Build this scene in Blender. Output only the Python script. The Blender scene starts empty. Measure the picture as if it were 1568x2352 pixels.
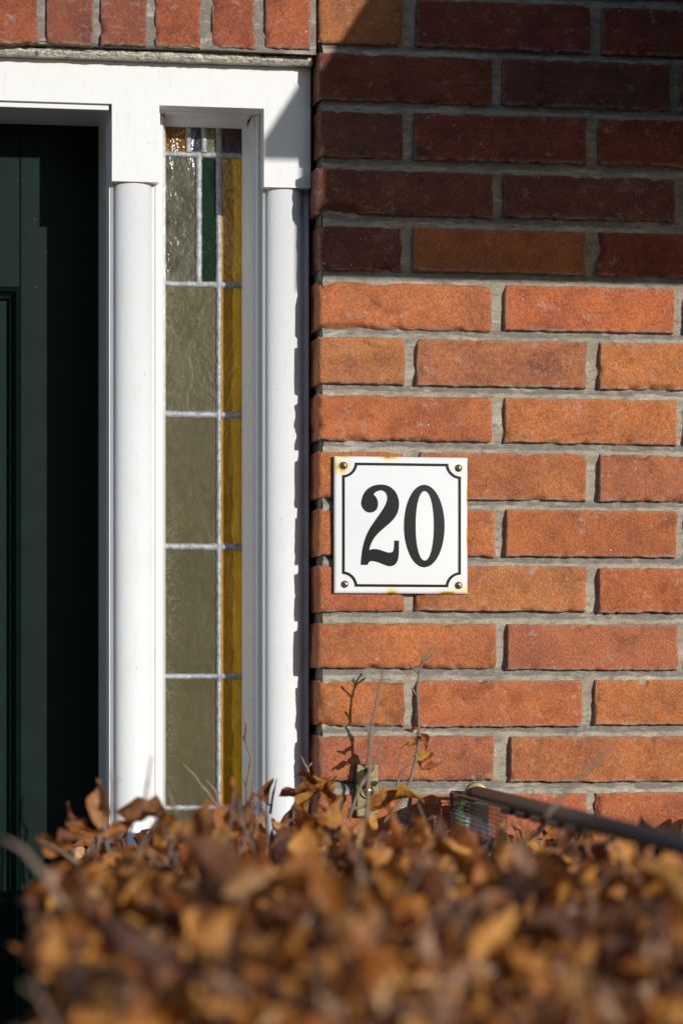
import bpy, math, random
import numpy as np
from mathutils import Vector, Matrix
random.seed(7); rng = np.random.default_rng(11)
scn = bpy.context.scene
COL = scn.collection
# ------------------------------------------------------------------ camera, sky, sun, exposure
FPX, YAW, DIST, CAMZ, HOR = 7000.0, math.radians(9.46), 3.30, 1.45, 1600.0
S = DIST / math.cos(YAW) / FPX          # metres per photo unit on the wall
def P(px, py, d=0.0):
    """point on the plane d units behind the brick face that a photo position looks at"""
    a = (px-784)/FPX; b = (HOR-py)/FPX
    dx = math.sin(YAW)+a*math.cos(YAW); dy = math.cos(YAW)-a*math.sin(YAW)
    t = (DIST+d*S)/dy
    return Vector((t*dx, d*S, CAMZ+t*b))
def X(px, d=0.0): return P(px, HOR, d).x
def Z(py, px=740, d=0.0): return P(px, py, d).z
cd = bpy.data.cameras.new('camera'); cam = bpy.data.objects.new('camera', cd); COL.objects.link(cam)
cam.location = (0, -DIST, CAMZ); cam.rotation_euler = (math.pi/2, 0, -YAW)
cd.sensor_fit = 'HORIZONTAL'; cd.sensor_width = 24; cd.lens = 24*FPX/1568
cd.shift_y = (HOR-1176)/1568; cd.clip_start = 0.05; cd.clip_end = 500
cd.dof.use_dof = True; cd.dof.focus_distance = DIST/math.cos(YAW); cd.dof.aperture_fstop = cd.lens/27.0
scn.camera = cam
SX, SV = 0.52, 0.235                    # sun: shift left and down per unit of depth
sdir = Vector((-SX, 1.0, -SV)).normalized()
elev = math.asin(-sdir.z); azim = math.atan2(SX, -1.0)
w = bpy.data.worlds.new('World'); scn.world = w; w.use_nodes = True
nt = w.node_tree; bg = nt.nodes['Background']
sk = nt.nodes.new('ShaderNodeTexSky'); sk.sky_type = 'NISHITA'; sk.sun_disc = False
sk.sun_elevation = elev; sk.sun_rotation = azim; sk.altitude = 10; sk.air_density = 1.0; sk.dust_density = 0.2; sk.ozone_density = 1.5
nt.links.new(sk.outputs[0], bg.inputs[0]); bg.inputs[1].default_value = 0.13
sl = bpy.data.lights.new('sun', 'SUN'); sl.energy = 3.7; sl.angle = math.radians(0.5); sl.color = (1.0, 0.965, 0.92)
so = bpy.data.objects.new('sun', sl); COL.objects.link(so); so.rotation_euler = sdir.to_track_quat('-Z', 'Y').to_euler()
so.location = (3, -6, 5)
scn.view_settings.view_transform = 'Standard'; scn.view_settings.look = 'None'
scn.view_settings.exposure = 0.0; scn.view_settings.gamma = 1.0
# ------------------------------------------------------------------ noise
def _h(i, j, k, s):
    n = (i*374761393 + j*668265263 + k*2147483647 + s*1274126177) & 0xffffffff
    n = ((n ^ (n >> 13))*1274126177) & 0xffffffff
    n = ((n ^ (n >> 16))*2246822519) & 0xffffffff
    return ((n ^ (n >> 15)) & 0xffff)/65535.0
def vn(x, y, z, s=0):
    x = np.asarray(x, float); y = np.asarray(y, float)+0*x; z = np.asarray(z, float)+0*x
    i, j, k = np.floor(x).astype(np.int64), np.floor(y).astype(np.int64), np.floor(z).astype(np.int64)
    u, v, t = x-i, y-j, z-k
    u, v, t = [q*q*(3-2*q) for q in (u, v, t)]
    r = 0
    for a in (0, 1):
        for b in (0, 1):
            for c in (0, 1):
                r = r + _h(i+a, j+b, k+c, s)*(u if a else 1-u)*(v if b else 1-v)*(t if c else 1-t)
    return r
def fbm(x, y, z, s=0, o=3):
    r = 0; A = 0
    for q in range(o):
        r = r + vn(x*2**q, y*2**q, z*2**q, s+q)*0.5**q; A += 0.5**q
    return r/A*2-1
# ------------------------------------------------------------------ materials
def mat(name, col=(.5,.5,.5), rough=.5, spec=.5, metal=0.0):
    m = bpy.data.materials.new(name); m.use_nodes = True
    b = m.node_tree.nodes['Principled BSDF']
    b.inputs['Base Color'].default_value = (*col, 1); b.inputs['Roughness'].default_value = rough
    b.inputs['Specular IOR Level'].default_value = spec; b.inputs['Metallic'].default_value = metal
    return m
class NG:
    def __init__(s, m): s.t = m.node_tree; s.n = s.t.nodes; s.b = s.n['Principled BSDF']
    def new(s, typ, **kw):
        n = s.n.new(typ)
        for k, v in kw.items():
            if k in n.inputs.keys(): s.set(n.inputs[k], v)
            else: setattr(n, k, v)
        return n
    def set(s, i, v):
        if isinstance(v, bpy.types.NodeSocket): s.t.links.new(v, i)
        else: i.default_value = v
    def co(s, off=None, scale=None):
        o = s.new('ShaderNodeTexCoord').outputs['Object']
        if off is not None:
            a = s.new('ShaderNodeVectorMath', operation='ADD'); s.set(a.inputs[0], o); s.set(a.inputs[1], off); o = a.outputs[0]
        if scale is not None:
            a = s.new('ShaderNodeVectorMath', operation='MULTIPLY'); s.set(a.inputs[0], o); s.set(a.inputs[1], scale); o = a.outputs[0]
        return o
    def noise(s, co, scale, detail=4, rough=.55, dist=0):
        n = s.new('ShaderNodeTexNoise', Vector=co, Scale=scale, Detail=detail, Roughness=rough, Distortion=dist)
        return n.outputs['Fac']
    def ramp(s, f, a, b, ca=0.0, cb=1.0):
        n = s.new('ShaderNodeMapRange'); s.set(n.inputs[0], f)
        for i, v in zip((1, 2, 3, 4), (a, b, ca, cb)): n.inputs[i].default_value = v
        return n.outputs[0]
    def mix(s, f, a, b, mode='MIX'):
        n = s.new('ShaderNodeMix', data_type='RGBA', blend_type=mode)
        s.set(n.inputs[0], f)
        for i, v in ((6, a), (7, b)):
            s.set(n.inputs[i], v if isinstance(v, bpy.types.NodeSocket) else (*v, 1))
        return n.outputs[2]
    def math(s, op, a, b=0.0):
        n = s.new('ShaderNodeMath', operation=op); s.set(n.inputs[0], a); s.set(n.inputs[1], b); return n.outputs[0]
    def bump(s, h, st, dist):
        n = s.new('ShaderNodeBump', Height=h, Strength=st, Distance=dist)
        s.set(s.b.inputs['Normal'], n.outputs[0]); return n
    def attr(s, nm): return s.new('ShaderNodeAttribute', attribute_name=nm)
def brick_mat():
    m = mat('brick', rough=.9, spec=.25); g = NG(m)
    a = g.attr('tint'); sd = g.attr('seed').outputs['Vector']
    c = g.co(sd)
    n1 = g.noise(c, 17, 6, .68, .2)
    n2 = g.noise(c, 42, 7, .72, .2)
    n3 = g.noise(g.co(), 430, 5, .85)
    n4 = g.noise(g.co(sd), 230, 3, .6)
    col = a.outputs['Color']
    hi = g.mix(1.0, col, (1.22, 1.22, 1.05), 'MULTIPLY')
    lo = g.mix(1.0, col, (.70, .72, .82), 'MULTIPLY')
    col = g.mix(g.ramp(n1, .34, .66), lo, hi)
    col = g.mix(g.ramp(n2, .56, .78, 0, .55), col, g.mix(1.0, col, (.45, .46, .55), 'MULTIPLY'))
    col = g.mix(g.ramp(n3, .40, .60, 0, 1), g.mix(1.0, col, (.66, .64, .64), 'MULTIPLY'), g.mix(1.0, col, (1.22, 1.34, 1.5), 'MULTIPLY'))
    pit = g.ramp(n4, .69, .76, 0, .6)
    col = g.mix(pit, col, (.07, .028, .018))
    v = g.new('ShaderNodeTexVoronoi', Vector=g.co(), Scale=75.0)
    fl = g.math('MULTIPLY', g.ramp(v.outputs['Distance'], .045, .07, 1, 0), g.ramp(g.noise(g.co(), 9, 2), .52, .56, 0, 1))
    col = g.mix(fl, col, (.62, .56, .48))
    st = g.noise(g.co(sd, (1, 1, 1.5)), 26, 6, .7, .5)
    col = g.mix(g.ramp(st, .54, .68, 0, .65), col, g.mix(1.0, col, (.50, .52, .66), 'MULTIPLY'))
    dr = g.noise(g.co(sd, (.12, 1, 1)), 240, 4, .7)
    col = g.mix(g.math('MULTIPLY', g.ramp(dr, .56, .68, 0, .5), g.ramp(n1, .45, .6)), col, (.30, .20, .15))
    blm = g.noise(g.co(sd), 70, 6, .75)
    col = g.mix(g.math('MULTIPLY', g.ramp(blm, .56, .70, 0, .6), g.ramp(n2, .4, .6)), col, (.50, .42, .36))
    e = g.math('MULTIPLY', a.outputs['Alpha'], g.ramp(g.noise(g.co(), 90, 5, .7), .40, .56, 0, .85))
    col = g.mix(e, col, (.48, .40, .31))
    col = g.mix(1.0, col, (.97, 1.05, 1.14), 'MULTIPLY')
    g.set(g.b.inputs['Base Color'], col)
    h = g.math('ADD', g.math('MULTIPLY', n3, g.ramp(n1, .3, .7, .45, .95)), g.math('MULTIPLY', g.math('SUBTRACT', g.math('ADD', n4, g.math('MULTIPLY', n2, 1.2)), pit), 1.0))
    g.bump(h, .85, .0016)
    return m
def mortar_mat():
    m = mat('mortar', rough=.95, spec=.2); g = NG(m)
    n1 = g.noise(g.co(), 22, 5, .65); n2 = g.noise(g.co(), 700, 4, .8); n3 = g.noise(g.co(scale=(1, 1, 3)), 80, 4, .65)
    col = g.mix(g.ramp(n1, .35, .65), (.335, .29, .225), (.465, .415, .32))
    n5 = g.noise(g.co(), 55, 5, .7, .8)
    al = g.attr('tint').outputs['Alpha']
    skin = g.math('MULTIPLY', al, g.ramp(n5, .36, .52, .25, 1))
    col = g.mix(skin, col, (.235, .215, .185))  # greyer colour over the upper part of each bed joint
    n6 = g.noise(g.co(scale=(.35, 1, 1.6)), 60, 6, .72)
    col = g.mix(g.ramp(n3, .50, .66, 0, .75), col, (.20, .175, .145))
    col = g.mix(g.ramp(n6, .56, .64, 0, .6), col, (.60, .57, .50))
    col = g.mix(g.ramp(n2, .35, .65), g.mix(1.0, col, (.66, .66, .66), 'MULTIPLY'), g.mix(1.0, col, (1.25, 1.25, 1.25), 'MULTIPLY'))
    g.set(g.b.inputs['Base Color'], col)
    g.bump(g.math('ADD', n2, n3), .8, .0012)
    return m
def paint_mat(name='white_paint', base=(.78, .78, .775), rough=.3):
    m = mat(name, base, rough, .5); g = NG(m)
    c = g.co(scale=(1, 1, .16)); ch = g.co(scale=(.2, 1, 1))
    n = g.noise(c, 260, 3, .55); n2 = g.noise(g.co(), 16, 4, .6); n3 = g.noise(g.co(), 75, 3, .5)
    col = g.mix(g.ramp(n2, .5, .8, 0, .35), base, (.68, .66, .62)); col = g.mix(g.ramp(n, .58, .72, 0, .25), col, (.60, .59, .56)); col = g.mix(g.ramp(g.noise(g.co(), 48, 7, .8), .66, .72, 0, .4), col, (.50, .47, .42))
    sp = g.new('ShaderNodeTexVoronoi', Vector=g.co(), Scale=42.0)
    col = g.mix(g.ramp(sp.outputs['Distance'], .025, .045, .65, 0), col, (.32, .29, .25))
    g.set(g.b.inputs['Base Color'], col)
    g.bump(g.math('ADD', g.math('MULTIPLY', n, .35), g.math('MULTIPLY', n3, .5)), .16, .0016)
    return m
BR, MO, WP = brick_mat(), mortar_mat(), paint_mat()
def peel_mat():
    m = mat('peeling_strip', rough=.8); g = NG(m)
    n = g.noise(g.co(scale=(1, 1, 2)), 95, 5, .6, 1.5)
    n2 = g.noise(g.co(), 300, 3)
    col = g.mix(g.ramp(n, .57, .59), (.72, .67, .54), (.13, .14, .16))
    col = g.mix(g.ramp(n2, .5, .7, 0, .5), col, (.30, .26, .20))
    g.set(g.b.inputs['Base Color'], col); g.bump(g.ramp(n, .44, .53), 1.0, .002); return m
def lead_mat():
    m = mat('lead', rough=.42, spec=.6, metal=.25); g = NG(m)
    n = g.noise(g.co(), 130, 5, .7, .6); n2 = g.noise(g.co(), 500, 3, .7)
    col = g.mix(g.ramp(n, .38, .62), (.23, .235, .25), (.46, .47, .49))
    col = g.mix(g.ramp(n2, .6, .7, 0, .7), col, (.09, .09, .09))
    g.set(g.b.inputs['Base Color'], col); g.bump(g.math('ADD', n, n2), .7, .0012); return m
def glass_mat(name, c1, c2, ripple=.5, rough=.09, coat=.5, edge=None):
    """obscured cathedral glass: coloured body, wavy glossy skin"""
    m = mat(name, c1, rough, coat); g = NG(m)
    co = g.co(); n = g.noise(g.co(scale=(1, 1, .6)), 55, 3, .55, 1.2); n2 = g.noise(co, 190, 2, .5, .4)
    col = g.mix(g.ramp(n, .35, .7), c1, c2)
    d = g.noise(co, 420, 3, .6)
    dust = g.math('MULTIPLY', g.ramp(d, .60, .72), g.ramp(g.noise(co, 12, 3), .42, .62))
    col = g.mix(g.math('MULTIPLY', dust, .45), col, (.27, .25, .19))
    if edge:
        xx = g.new('ShaderNodeSeparateXYZ', Vector=co).outputs[0]
        if edge == 'left':
            k = g.math('MULTIPLY', g.ramp(xx, X(380, GD), X(425, GD), 1, 0), g.ramp(g.noise(g.co(scale=(1, 1, .6)), 7, 3), .38, .58, .0, 1))
            sp = g.new('ShaderNodeTexVoronoi', Vector=co, Scale=330.0, feature='DISTANCE_TO_EDGE').outputs['Distance']
            col = g.mix(g.math('MULTIPLY', k, g.ramp(g.noise(co, 330, 4, .65, .6), .50, .62, 0, .75)), col, (.26, .25, .18))  # pale mottled reflection painted into the colour near the left edge
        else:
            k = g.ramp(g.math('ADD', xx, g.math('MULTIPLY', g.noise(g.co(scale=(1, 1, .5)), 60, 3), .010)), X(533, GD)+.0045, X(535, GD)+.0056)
            col = g.mix(k, g.mix(1.0, col, (.50, .43, .35), 'MULTIPLY'), col)  # sun and shade split painted into the amber: darker left of a wavy line
    oi = g.new('ShaderNodeObjectInfo').outputs['Random']; col = g.mix(oi, g.mix(1.0, col, (.86, .88, .86), 'MULTIPLY'), g.mix(1.0, col, (1.14, 1.12, 1.12), 'MULTIPLY'))
    g.set(g.b.inputs['Base Color'], col)
    g.b.inputs['Transmission Weight'].default_value = 0.15
    g.bump(g.math('ADD', n, g.math('MULTIPLY', n2, .35)), ripple, .004); return m
# ------------------------------------------------------------------ mesh helpers
class MB:
    def __init__(s): s.v = []; s.f = []; s.n = 0; s.sm = []
    def add(s, v, f, smooth=False):
        v = [tuple(q) for q in v]; s.v += v; s.f += [tuple(i+s.n for i in q) for q in f]; s.sm += [smooth]*len(f); s.n += len(v)
    def box(s, x0, x1, y0, y1, z0, z1):
        v = [(x, y, z) for x in (x0, x1) for y in (y0, y1) for z in (z0, z1)]
        s.add(v, [(0,1,3,2),(4,6,7,5),(0,4,5,1),(2,3,7,6),(0,2,6,4),(1,5,7,3)])
    def prism(s, poly, a0, a1, axis='z', smooth=False):
        """extrude a 2-D polygon: axis z -> poly is (x,y); axis y -> poly is (x,z); axis x -> (y,z)"""
        def pt(p, a): return {'z': (p[0], p[1], a), 'y': (p[0], a, p[1]), 'x': (a, p[0], p[1])}[axis]
        n = len(poly)
        s.add([pt(p, a0) for p in poly]+[pt(p, a1) for p in poly],
              [(i, (i+1) % n, (i+1) % n+n, i+n) for i in range(n)], smooth)
        s.f += [tuple(s.n-2*n+i for i in reversed(range(n))), tuple(s.n-n+i for i in range(n))]; s.sm += [False, False]
    def tube(s, pts, rad, k=8, cap=True):
        pts = [Vector(p) for p in pts]; rings = []
        if not hasattr(rad, '__len__'): rad = [rad]*len(pts)
        up = Vector((0.13, 0.2, 1)).normalized(); v = []
        for i, p in enumerate(pts):
            t = (pts[min(i+1, len(pts)-1)]-pts[max(i-1, 0)]).normalized()
            a = t.cross(up)
            if a.length < .1: a = t.cross(Vector((1, 0, 0)))
            a.normalize(); b = t.cross(a)
            v += [p+rad[i]*(math.cos(2*math.pi*j/k)*a+math.sin(2*math.pi*j/k)*b) for j in range(k)]
        f = [(i*k+j, i*k+(j+1) % k, (i+1)*k+(j+1) % k, (i+1)*k+j) for i in range(len(pts)-1) for j in range(k)]
        if cap: f += [tuple(reversed(range(k))), tuple((len(pts)-1)*k+j for j in range(k))]
        s.add(v, f, True)
    def lathe(s, c, prof, axis, k=24):
        """prof: list of (radius, distance along axis)"""
        ax = Vector(axis).normalized(); a = ax.orthogonal().normalized(); b = ax.cross(a); v = []
        for r, h in prof:
            v += [Vector(c)+ax*h+r*(math.cos(2*math.pi*j/k)*a+math.sin(2*math.pi*j/k)*b) for j in range(k)]
        f = [(i*k+j, i*k+(j+1) % k, (i+1)*k+(j+1) % k, (i+1)*k+j) for i in range(len(prof)-1) for j in range(k)]
        f += [tuple((len(prof)-1)*k+j for j in range(k))]
        s.add(v, f, True)
    def build(s, name, m, parent=None, bevel=0, bseg=2):
        me = bpy.data.meshes.new(name); me.from_pydata(s.v, [], s.f); me.polygons.foreach_set('use_smooth', s.sm)
        me.materials.append(m); me.update()
        o = bpy.data.objects.new(name, me); COL.objects.link(o)
        if parent:
            o.parent = parent; o.matrix_parent_inverse = Matrix.Translation(parent.location).inverted() if parent.type == 'EMPTY' else parent.matrix_parent_inverse.copy() @ Matrix()
            if parent.type != 'EMPTY': o.matrix_parent_inverse = Matrix()
        if bevel:
            b = o.modifiers.new('bevel', 'BEVEL'); b.width = bevel; b.segments = bseg; b.limit_method = 'ANGLE'; b.angle_limit = math.radians(35)
        import bmesh
        bm = bmesh.new(); bm.from_mesh(me); bmesh.ops.recalc_face_normals(bm, faces=bm.faces); bm.to_mesh(me); bm.free()
        return o
def np_obj(name, V, F, m, parent=None, smooth=True, attrs=None):
    V = np.asarray(V, np.float32); F = np.asarray(F, np.int32)
    me = bpy.data.meshes.new(name); me.vertices.add(len(V)); me.vertices.foreach_set('co', V.ravel())
    k = F.shape[1]; me.loops.add(F.size); me.loops.foreach_set('vertex_index', F.ravel())
    me.polygons.add(len(F)); me.polygons.foreach_set('loop_start', np.arange(0, F.size, k, dtype=np.int32))
    me.polygons.foreach_set('use_smooth', np.full(len(F), smooth))
    for an, (typ, dat) in (attrs or {}).items():
        a = me.attributes.new(an, typ, 'POINT'); a.data.foreach_set('color' if typ == 'FLOAT_COLOR' else 'vector', np.asarray(dat, np.float32).ravel())
    me.materials.append(m); me.update(calc_edges=True); me.validate()
    o = bpy.data.objects.new(name, me); COL.objects.link(o)
    if parent:
        o.parent = parent
        if parent.type == 'EMPTY': o.matrix_parent_inverse = Matrix.Translation(parent.location).inverted()
    return o
def thing(name, label, cat, loc=(0, 0, 0), group=None):
    o = bpy.data.objects.new(name, None); o.empty_display_size = .1; COL.objects.link(o); o.location = loc
    o['label'] = label; o['category'] = cat
    if group: o['group'] = group
    return o
def chaikin(p, n=2, closed=True):
    for _ in range(n):
        q = []
        for i in range(len(p) if closed else len(p)-1):
            a, b = p[i], p[(i+1) % len(p)]
            q += [(a[0]*.75+b[0]*.25, a[1]*.75+b[1]*.25), (a[0]*.25+b[0]*.75, a[1]*.25+b[1]*.75)]
        if not closed: q = [p[0]]+q+[p[-1]]
        p = q
    return p
# ------------------------------------------------------------------ ground
GM = mat('paving', (.20, .19, .18), .9); g = NG(GM)
bk = g.new('ShaderNodeTexBrick', Vector=g.co(), Scale=3.3); bk.inputs['Color1'].default_value = (.21, .19, .175, 1); bk.inputs['Color2'].default_value = (.16, .15, .145, 1); bk.inputs['Mortar'].default_value = (.07, .065, .06, 1)
g.set(g.b.inputs['Base Color'], g.mix(g.ramp(g.noise(g.co(), 40, 5), .3, .7, 0, .5), bk.outputs['Color'], (.12, .11, .1))); g.bump(g.noise(g.co(), 200), .5, .003)
mb = MB(); mb.add([(-200, -200, 0), (200, -200, 0), (200, 200, 0), (-200, 200, 0)], [(0, 1, 2, 3)])
o = mb.build('ground', GM); o['kind'] = 'structure'
# ------------------------------------------------------------------ brick wall
wall = thing('brick_wall', 'weathered orange red brick house wall with recessed grey mortar joints and upright bricks above the door', 'wall', (X(1100), 0, 0))
bV, bF, bT, bS, bn = [], [], [], [], 0
def brick(x0, x1, z0, z1, col, y0=0.0, depth=.05, hi=True, left=False, chips=(), axis='x'):
    """one rounded, slightly uneven brick; x is run, z is up"""
    global bn
    sd = rng.random(3)*40; y0 = y0+rng.normal(0, .0006)
    def spacing(a, b, r, step):
        L = b-a; e = np.array([0, .25, .6, 1.0])*r
        mid = np.linspace(r, L-r, max(2, int((L-2*r)/step)+1))[1:-1]
        return np.concatenate([e, mid, L-e[::-1]])
    r = .0042 if left else .0022
    if hi: xs, zs = spacing(x0, x1, r, .0024), spacing(z0, z1, r, .0024)
    else: xs, zs = np.array([0, .004, x1-x0-.004, x1-x0]), np.array([0, .004, z1-z0-.004, z1-z0])
    nx, nz = len(xs), len(zs); U, W = np.meshgrid(xs, zs, indexing='ij')
    L, H = x1-x0, z1-z0
    ex, ez = np.minimum(U, L-U), np.minimum(W, H-W)
    def roundoff(e, rr): q = np.clip(1-e/rr, 0, 1); return rr*(1-np.sqrt(np.clip(1-q*q, 0, 1)))
    Y = np.maximum(roundoff(ex, r), roundoff(ez, r)); Y = np.where((ex < r) & (ez < r), roundoff(r-np.minimum(r, np.hypot(r-ex, r-ez)), r), Y)
    gx, gz = U+x0, W+z0
    if hi:
        amp = .0016*rng.uniform(.6, 1.3)
        fr, fr2 = 38, 130
        fb = np.clip(1-W/.010, 0, 1); ft = np.clip(1-(H-W)/.010, 0, 1)
        fl = np.clip(1-U/.010, 0, 1); fR = np.clip(1-(L-U)/.010, 0, 1)
        eb = fbm(gx*fr, sd[0], 0*gx, 1)*amp*.55+fbm(gx*fr2, sd[0], 0*gx, 5)*amp*1.0+fbm(gx*330, sd[0], 0*gx, 15)*amp*.35
        gz2 = gz+fb*eb+ft*(fbm(gx*fr, sd[1], 0*gx, 2)*amp*.55+fbm(gx*fr2, sd[1], 0*gx, 7)*amp*.25)
        gx2 = gx+fl*(fbm(gz*55, sd[2], 0*gx, 3)*amp*.8)+fR*(fbm(gz*55, sd[2], 0*gx, 4)*amp*1.1)
        Y += fbm(gx*28, sd[0], gz*40, 6)*.0007+fbm(gx*110, sd[1], gz*110, 9, 2)*.00028
        # chipped edges
        edge = np.clip(1-np.minimum(ex, ez)/.0055, 0, 1); ch = np.clip(fbm(gx*75, sd[2], gz*75, 12)-rng.uniform(.02, .30), 0, 1)
        Y += edge*ch*.016; big = np.clip(1-np.minimum(ex, ez)/.011, 0, 1)*np.clip(fbm(gx*30, sd[1], gz*30, 14)-.33, 0, 1); Y += big*.02
        for (cx, cz, rx, rz, dp) in chips:
            q = np.clip(1-((gx-cx)/rx)**2-((gz-cz)/rz)**2, 0, 1); Y += np.sqrt(q)*dp; 
        gx, gz = gx2, gz2
    V = np.stack([gx, y0+Y, gz], -1).reshape(-1, 3)
    idx = np.arange(nx*nz).reshape(nx, nz)
    F = np.stack([idx[:-1, :-1], idx[1:, :-1], idx[1:, 1:], idx[:-1, 1:]], -1).reshape(-1, 4)
    ring = np.concatenate([idx[:, 0], idx[-1, 1:], idx[-2::-1, -1], idx[0, -2:0:-1]])
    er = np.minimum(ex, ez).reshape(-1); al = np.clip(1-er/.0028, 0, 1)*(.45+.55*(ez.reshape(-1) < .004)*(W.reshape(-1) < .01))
    m = len(ring); prev = ring; VV = [V]; AL = [al]; FF = [F]; nn = len(V)
    base = V[ring]
    steps = np.linspace(0, 1, 16)[1:] if left else [1.0]
    for t in steps:
        q = base.copy(); q[:, 1] = base[:, 1]+(depth)*t
        if left: q[:, 0] += fbm(q[:, 1]*45, q[:, 2]*45, 0*q[:, 0], 21)*.0020
        cur = nn+np.arange(m)
        FF.append(np.stack([np.roll(prev, -1), prev, cur, np.roll(cur, -1)], -1)); VV.append(q); AL.append(np.zeros(m)); prev = cur; nn += m
    V = np.concatenate(VV); bV.append(V); bF.append(np.concatenate(FF)+bn); bn += len(V)
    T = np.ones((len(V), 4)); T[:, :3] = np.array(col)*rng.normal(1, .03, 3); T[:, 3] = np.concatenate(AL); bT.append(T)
    bS.append(np.tile(sd, (len(V), 1)))
OR, RD, TN, RS, DK, PU = (.49,.142,.048), (.47,.124,.045), (.49,.162,.055), (.43,.130,.054), (.25,.058,.028), (.20,.062,.036)  # DK, PU: darker upper bricks, with shade of the big shadow in their colour
pal = dict(O=OR, R=RD, T=TN, S=RS, D=DK, P=PU)
tops = [-12, 118, 250, 385, 515, 643, 773, 906, 1035, 1167, 1299, 1430, 1563, 1693, 1825, 1956]
bots = [97, 225, 357, 487, 617, 750, 882, 1010, 1143, 1275, 1403, 1535, 1668, 1798, 1932, 2062]
rows = [
 [(731.5,925,'O'),(958,1355,'D'),(1383,1760,'D')],
 [(731.5,1131,'D'),(1155,1538,'P'),(1562,1950,'D')],
 [(731.5,926,'P'),(951,1347,'D'),(1375,1760,'D')],
 [(731.5,1133,'P'),(1157,1552,'P'),(1577,1960,'D')],
 [(731.5,924,'P'),(949,1345,'R'),(1373,1765,'D')],
 [(731.5,1131,'O'),(1160,1550,'R'),(1573,1960,'O')],
 [(731.5,930,'T'),(958,1348,'S'),(1378,1765,'O')],
 [(731.5,1131,'R'),(1160,1556,'O'),(1578,1960,'R')],
 [(731.5,928,'O'),(964,1347,'O'),(1378,1765,'S')],
 [(731.5,1138,'O'),(1163,1555,'R'),(1577,1960,'O')],
 [(731.5,929,'R'),(955,1347,'T'),(1377,1765,'R')],
 [(731.5,1141,'O'),(1166,1558,'S'),(1580,1960,'S')],
 [(731.5,931,'O'),(956,1337,'R'),(1367,1765,'O')],
 [(731.5,1136,'S'),(1173,1600,'O'),(1625,1960,'O')],
 [(731.5,920,'R'),(945,1347,'R'),(1368,1765,'R')],
 [(731.5,1136,'R'),(1160,1570,'R'),(1595,1960,'O')]]
XC = X(731.5)                       # house corner beside the frame
XEND = X(735)+2.6
joints = []                       # (zbottom, ztop) of each bed joint
courses = []
for i, (t, b) in enumerate(zip(tops, bots)):
    zt, zb = Z(t), Z(b); courses.append((zb, zt))
    for j, (a, c, k) in enumerate(rows[i]):
        if j == 0: a += rng.normal(0, 2.2)
        ch = []
        if i == 3 and j == 0: ch = [(X(775), zb-.002, .030, .012, .010)]
        if i == 4 and j == 2: ch = [(X(1372), zb+.030, .009, .018, .010), (X(1480), zb-.001, .03, .006, .008)]
        if i == 5 and j == 0: ch = [(X(790), zb-.001, .04, .005, .006)]
        if i == 12 and j == 2: ch = [(X(1478), zt-.002, .005, .006, .006)]
        jt = rng.normal(0, .0006)
        brick(X(a), X(c), zb+jt, zt+jt*.5+rng.normal(0, .0004), pal[k], 0, .085 if j == 0 else .05, True, j == 0, ch)
    x = X(rows[i][-1][1])+.011; k = 0
    while x < XEND:
        brick(x, x+.186, zb, zt, OR if rng.random() < .5 else RD, 0, .05, False); x += .199
pitch = (Z(643)-Z(1825))/9; hb = .0505
def fill(x0, x1, zlist, off, hi=False):
    for q, zb in enumerate(zlist):
        x = x0; first = True
        while x < x1-.02:
            L = (.093 if (q+off) % 2 == 0 else .192) if first else .188
            e = min(x+L, x1); brick(x, e, zb, zb+hb, [OR, RD, TN, RS][int(rng.random()*4)], 0, .085 if first else .05, hi, first); x = e+.0115; first = False
low = []; z = courses[-1][0]-pitch
while z > -.02: low.append(z); z -= pitch
fill(XC, XEND, low, 0)
upz = [courses[0][1]+.012+k*pitch for k in range(16)]
for q, zb in enumerate(upz): pass
fill(XC, XEND, upz[:3], 1, False)
ZS0 = Z(92, 0); ZSB = Z(108, 700)
ztop_sold = Z(101, 350)+.205
fill(XC, XEND, [z for z in upz[3:]], 0, False)
XL = X(-1150, 77)
fill(XL-.9, XC-.0115, [ztop_sold+.012+k*pitch for k in range(13)], 1, False)
fill(XL-.9, XL-.01, [k*pitch+.01 for k in range(int(ztop_sold/pitch))], 0, False)
# soldier course over the frame
sx = [(-24, 88, 'R'), (107, 213, 'D'), (231, 337, 'D'), (357, 461, 'R'), (486, 586, 'R'), (609, 713, 'O')]
scol = {'D': (.27, .075, .04), 'R': (.36, .088, .036), 'O': (.42, .11, .042)}
for q, (a, c, k) in enumerate(sx):
    yb = 93+(a+50)/750*15
    brick(X(a), X(c), Z(96+(a)/750*16, a), ztop_sold, scol[k], 0, .09, True, False)
x = X(-43)
while x > XL-.05: brick(x-.050, x, Z(95, 0), ztop_sold, RD, 0, .09, False); x -= .0605
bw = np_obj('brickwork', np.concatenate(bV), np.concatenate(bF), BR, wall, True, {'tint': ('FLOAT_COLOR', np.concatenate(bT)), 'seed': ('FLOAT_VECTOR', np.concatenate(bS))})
# mortar: an uneven recessed sheet with struck bed joints, plus the return beside the frame
xs = np.concatenate([np.arange(XC+.0052, X(1640), .0019), [XEND]])
zr = []; prof = []
cs = sorted(courses)
def addrow(z, y): zr.append(z); prof.append(y)
for q, (zb, zt) in enumerate(cs):
    addrow(zb+.002, .0098)
    for t in (.25, .5, .75): addrow(zb+(zt-zb)*t, .0080)
    nz_ = cs[q+1][0] if q+1 < len(cs) else zt+.012
    addrow(zt-.002, .0040)
    for t in (0, .12, .25, .38, .46, .54, .7, .85, 1.0):
        y = .0040+.0012*t/.46 if t <= .46 else .0060+(t-.54)/.46*.0042
        if t <= .38: y = .0036+.0008*t
        addrow(zt+(nz_-zt)*t, y)
zr = np.array(zr); prof = np.array(prof); order = np.argsort(zr, kind='stable'); zr, prof = zr[order], prof[order]
GX, GZ = np.meshgrid(xs, zr, indexing='ij')
inside = np.zeros_like(GZ)
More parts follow.
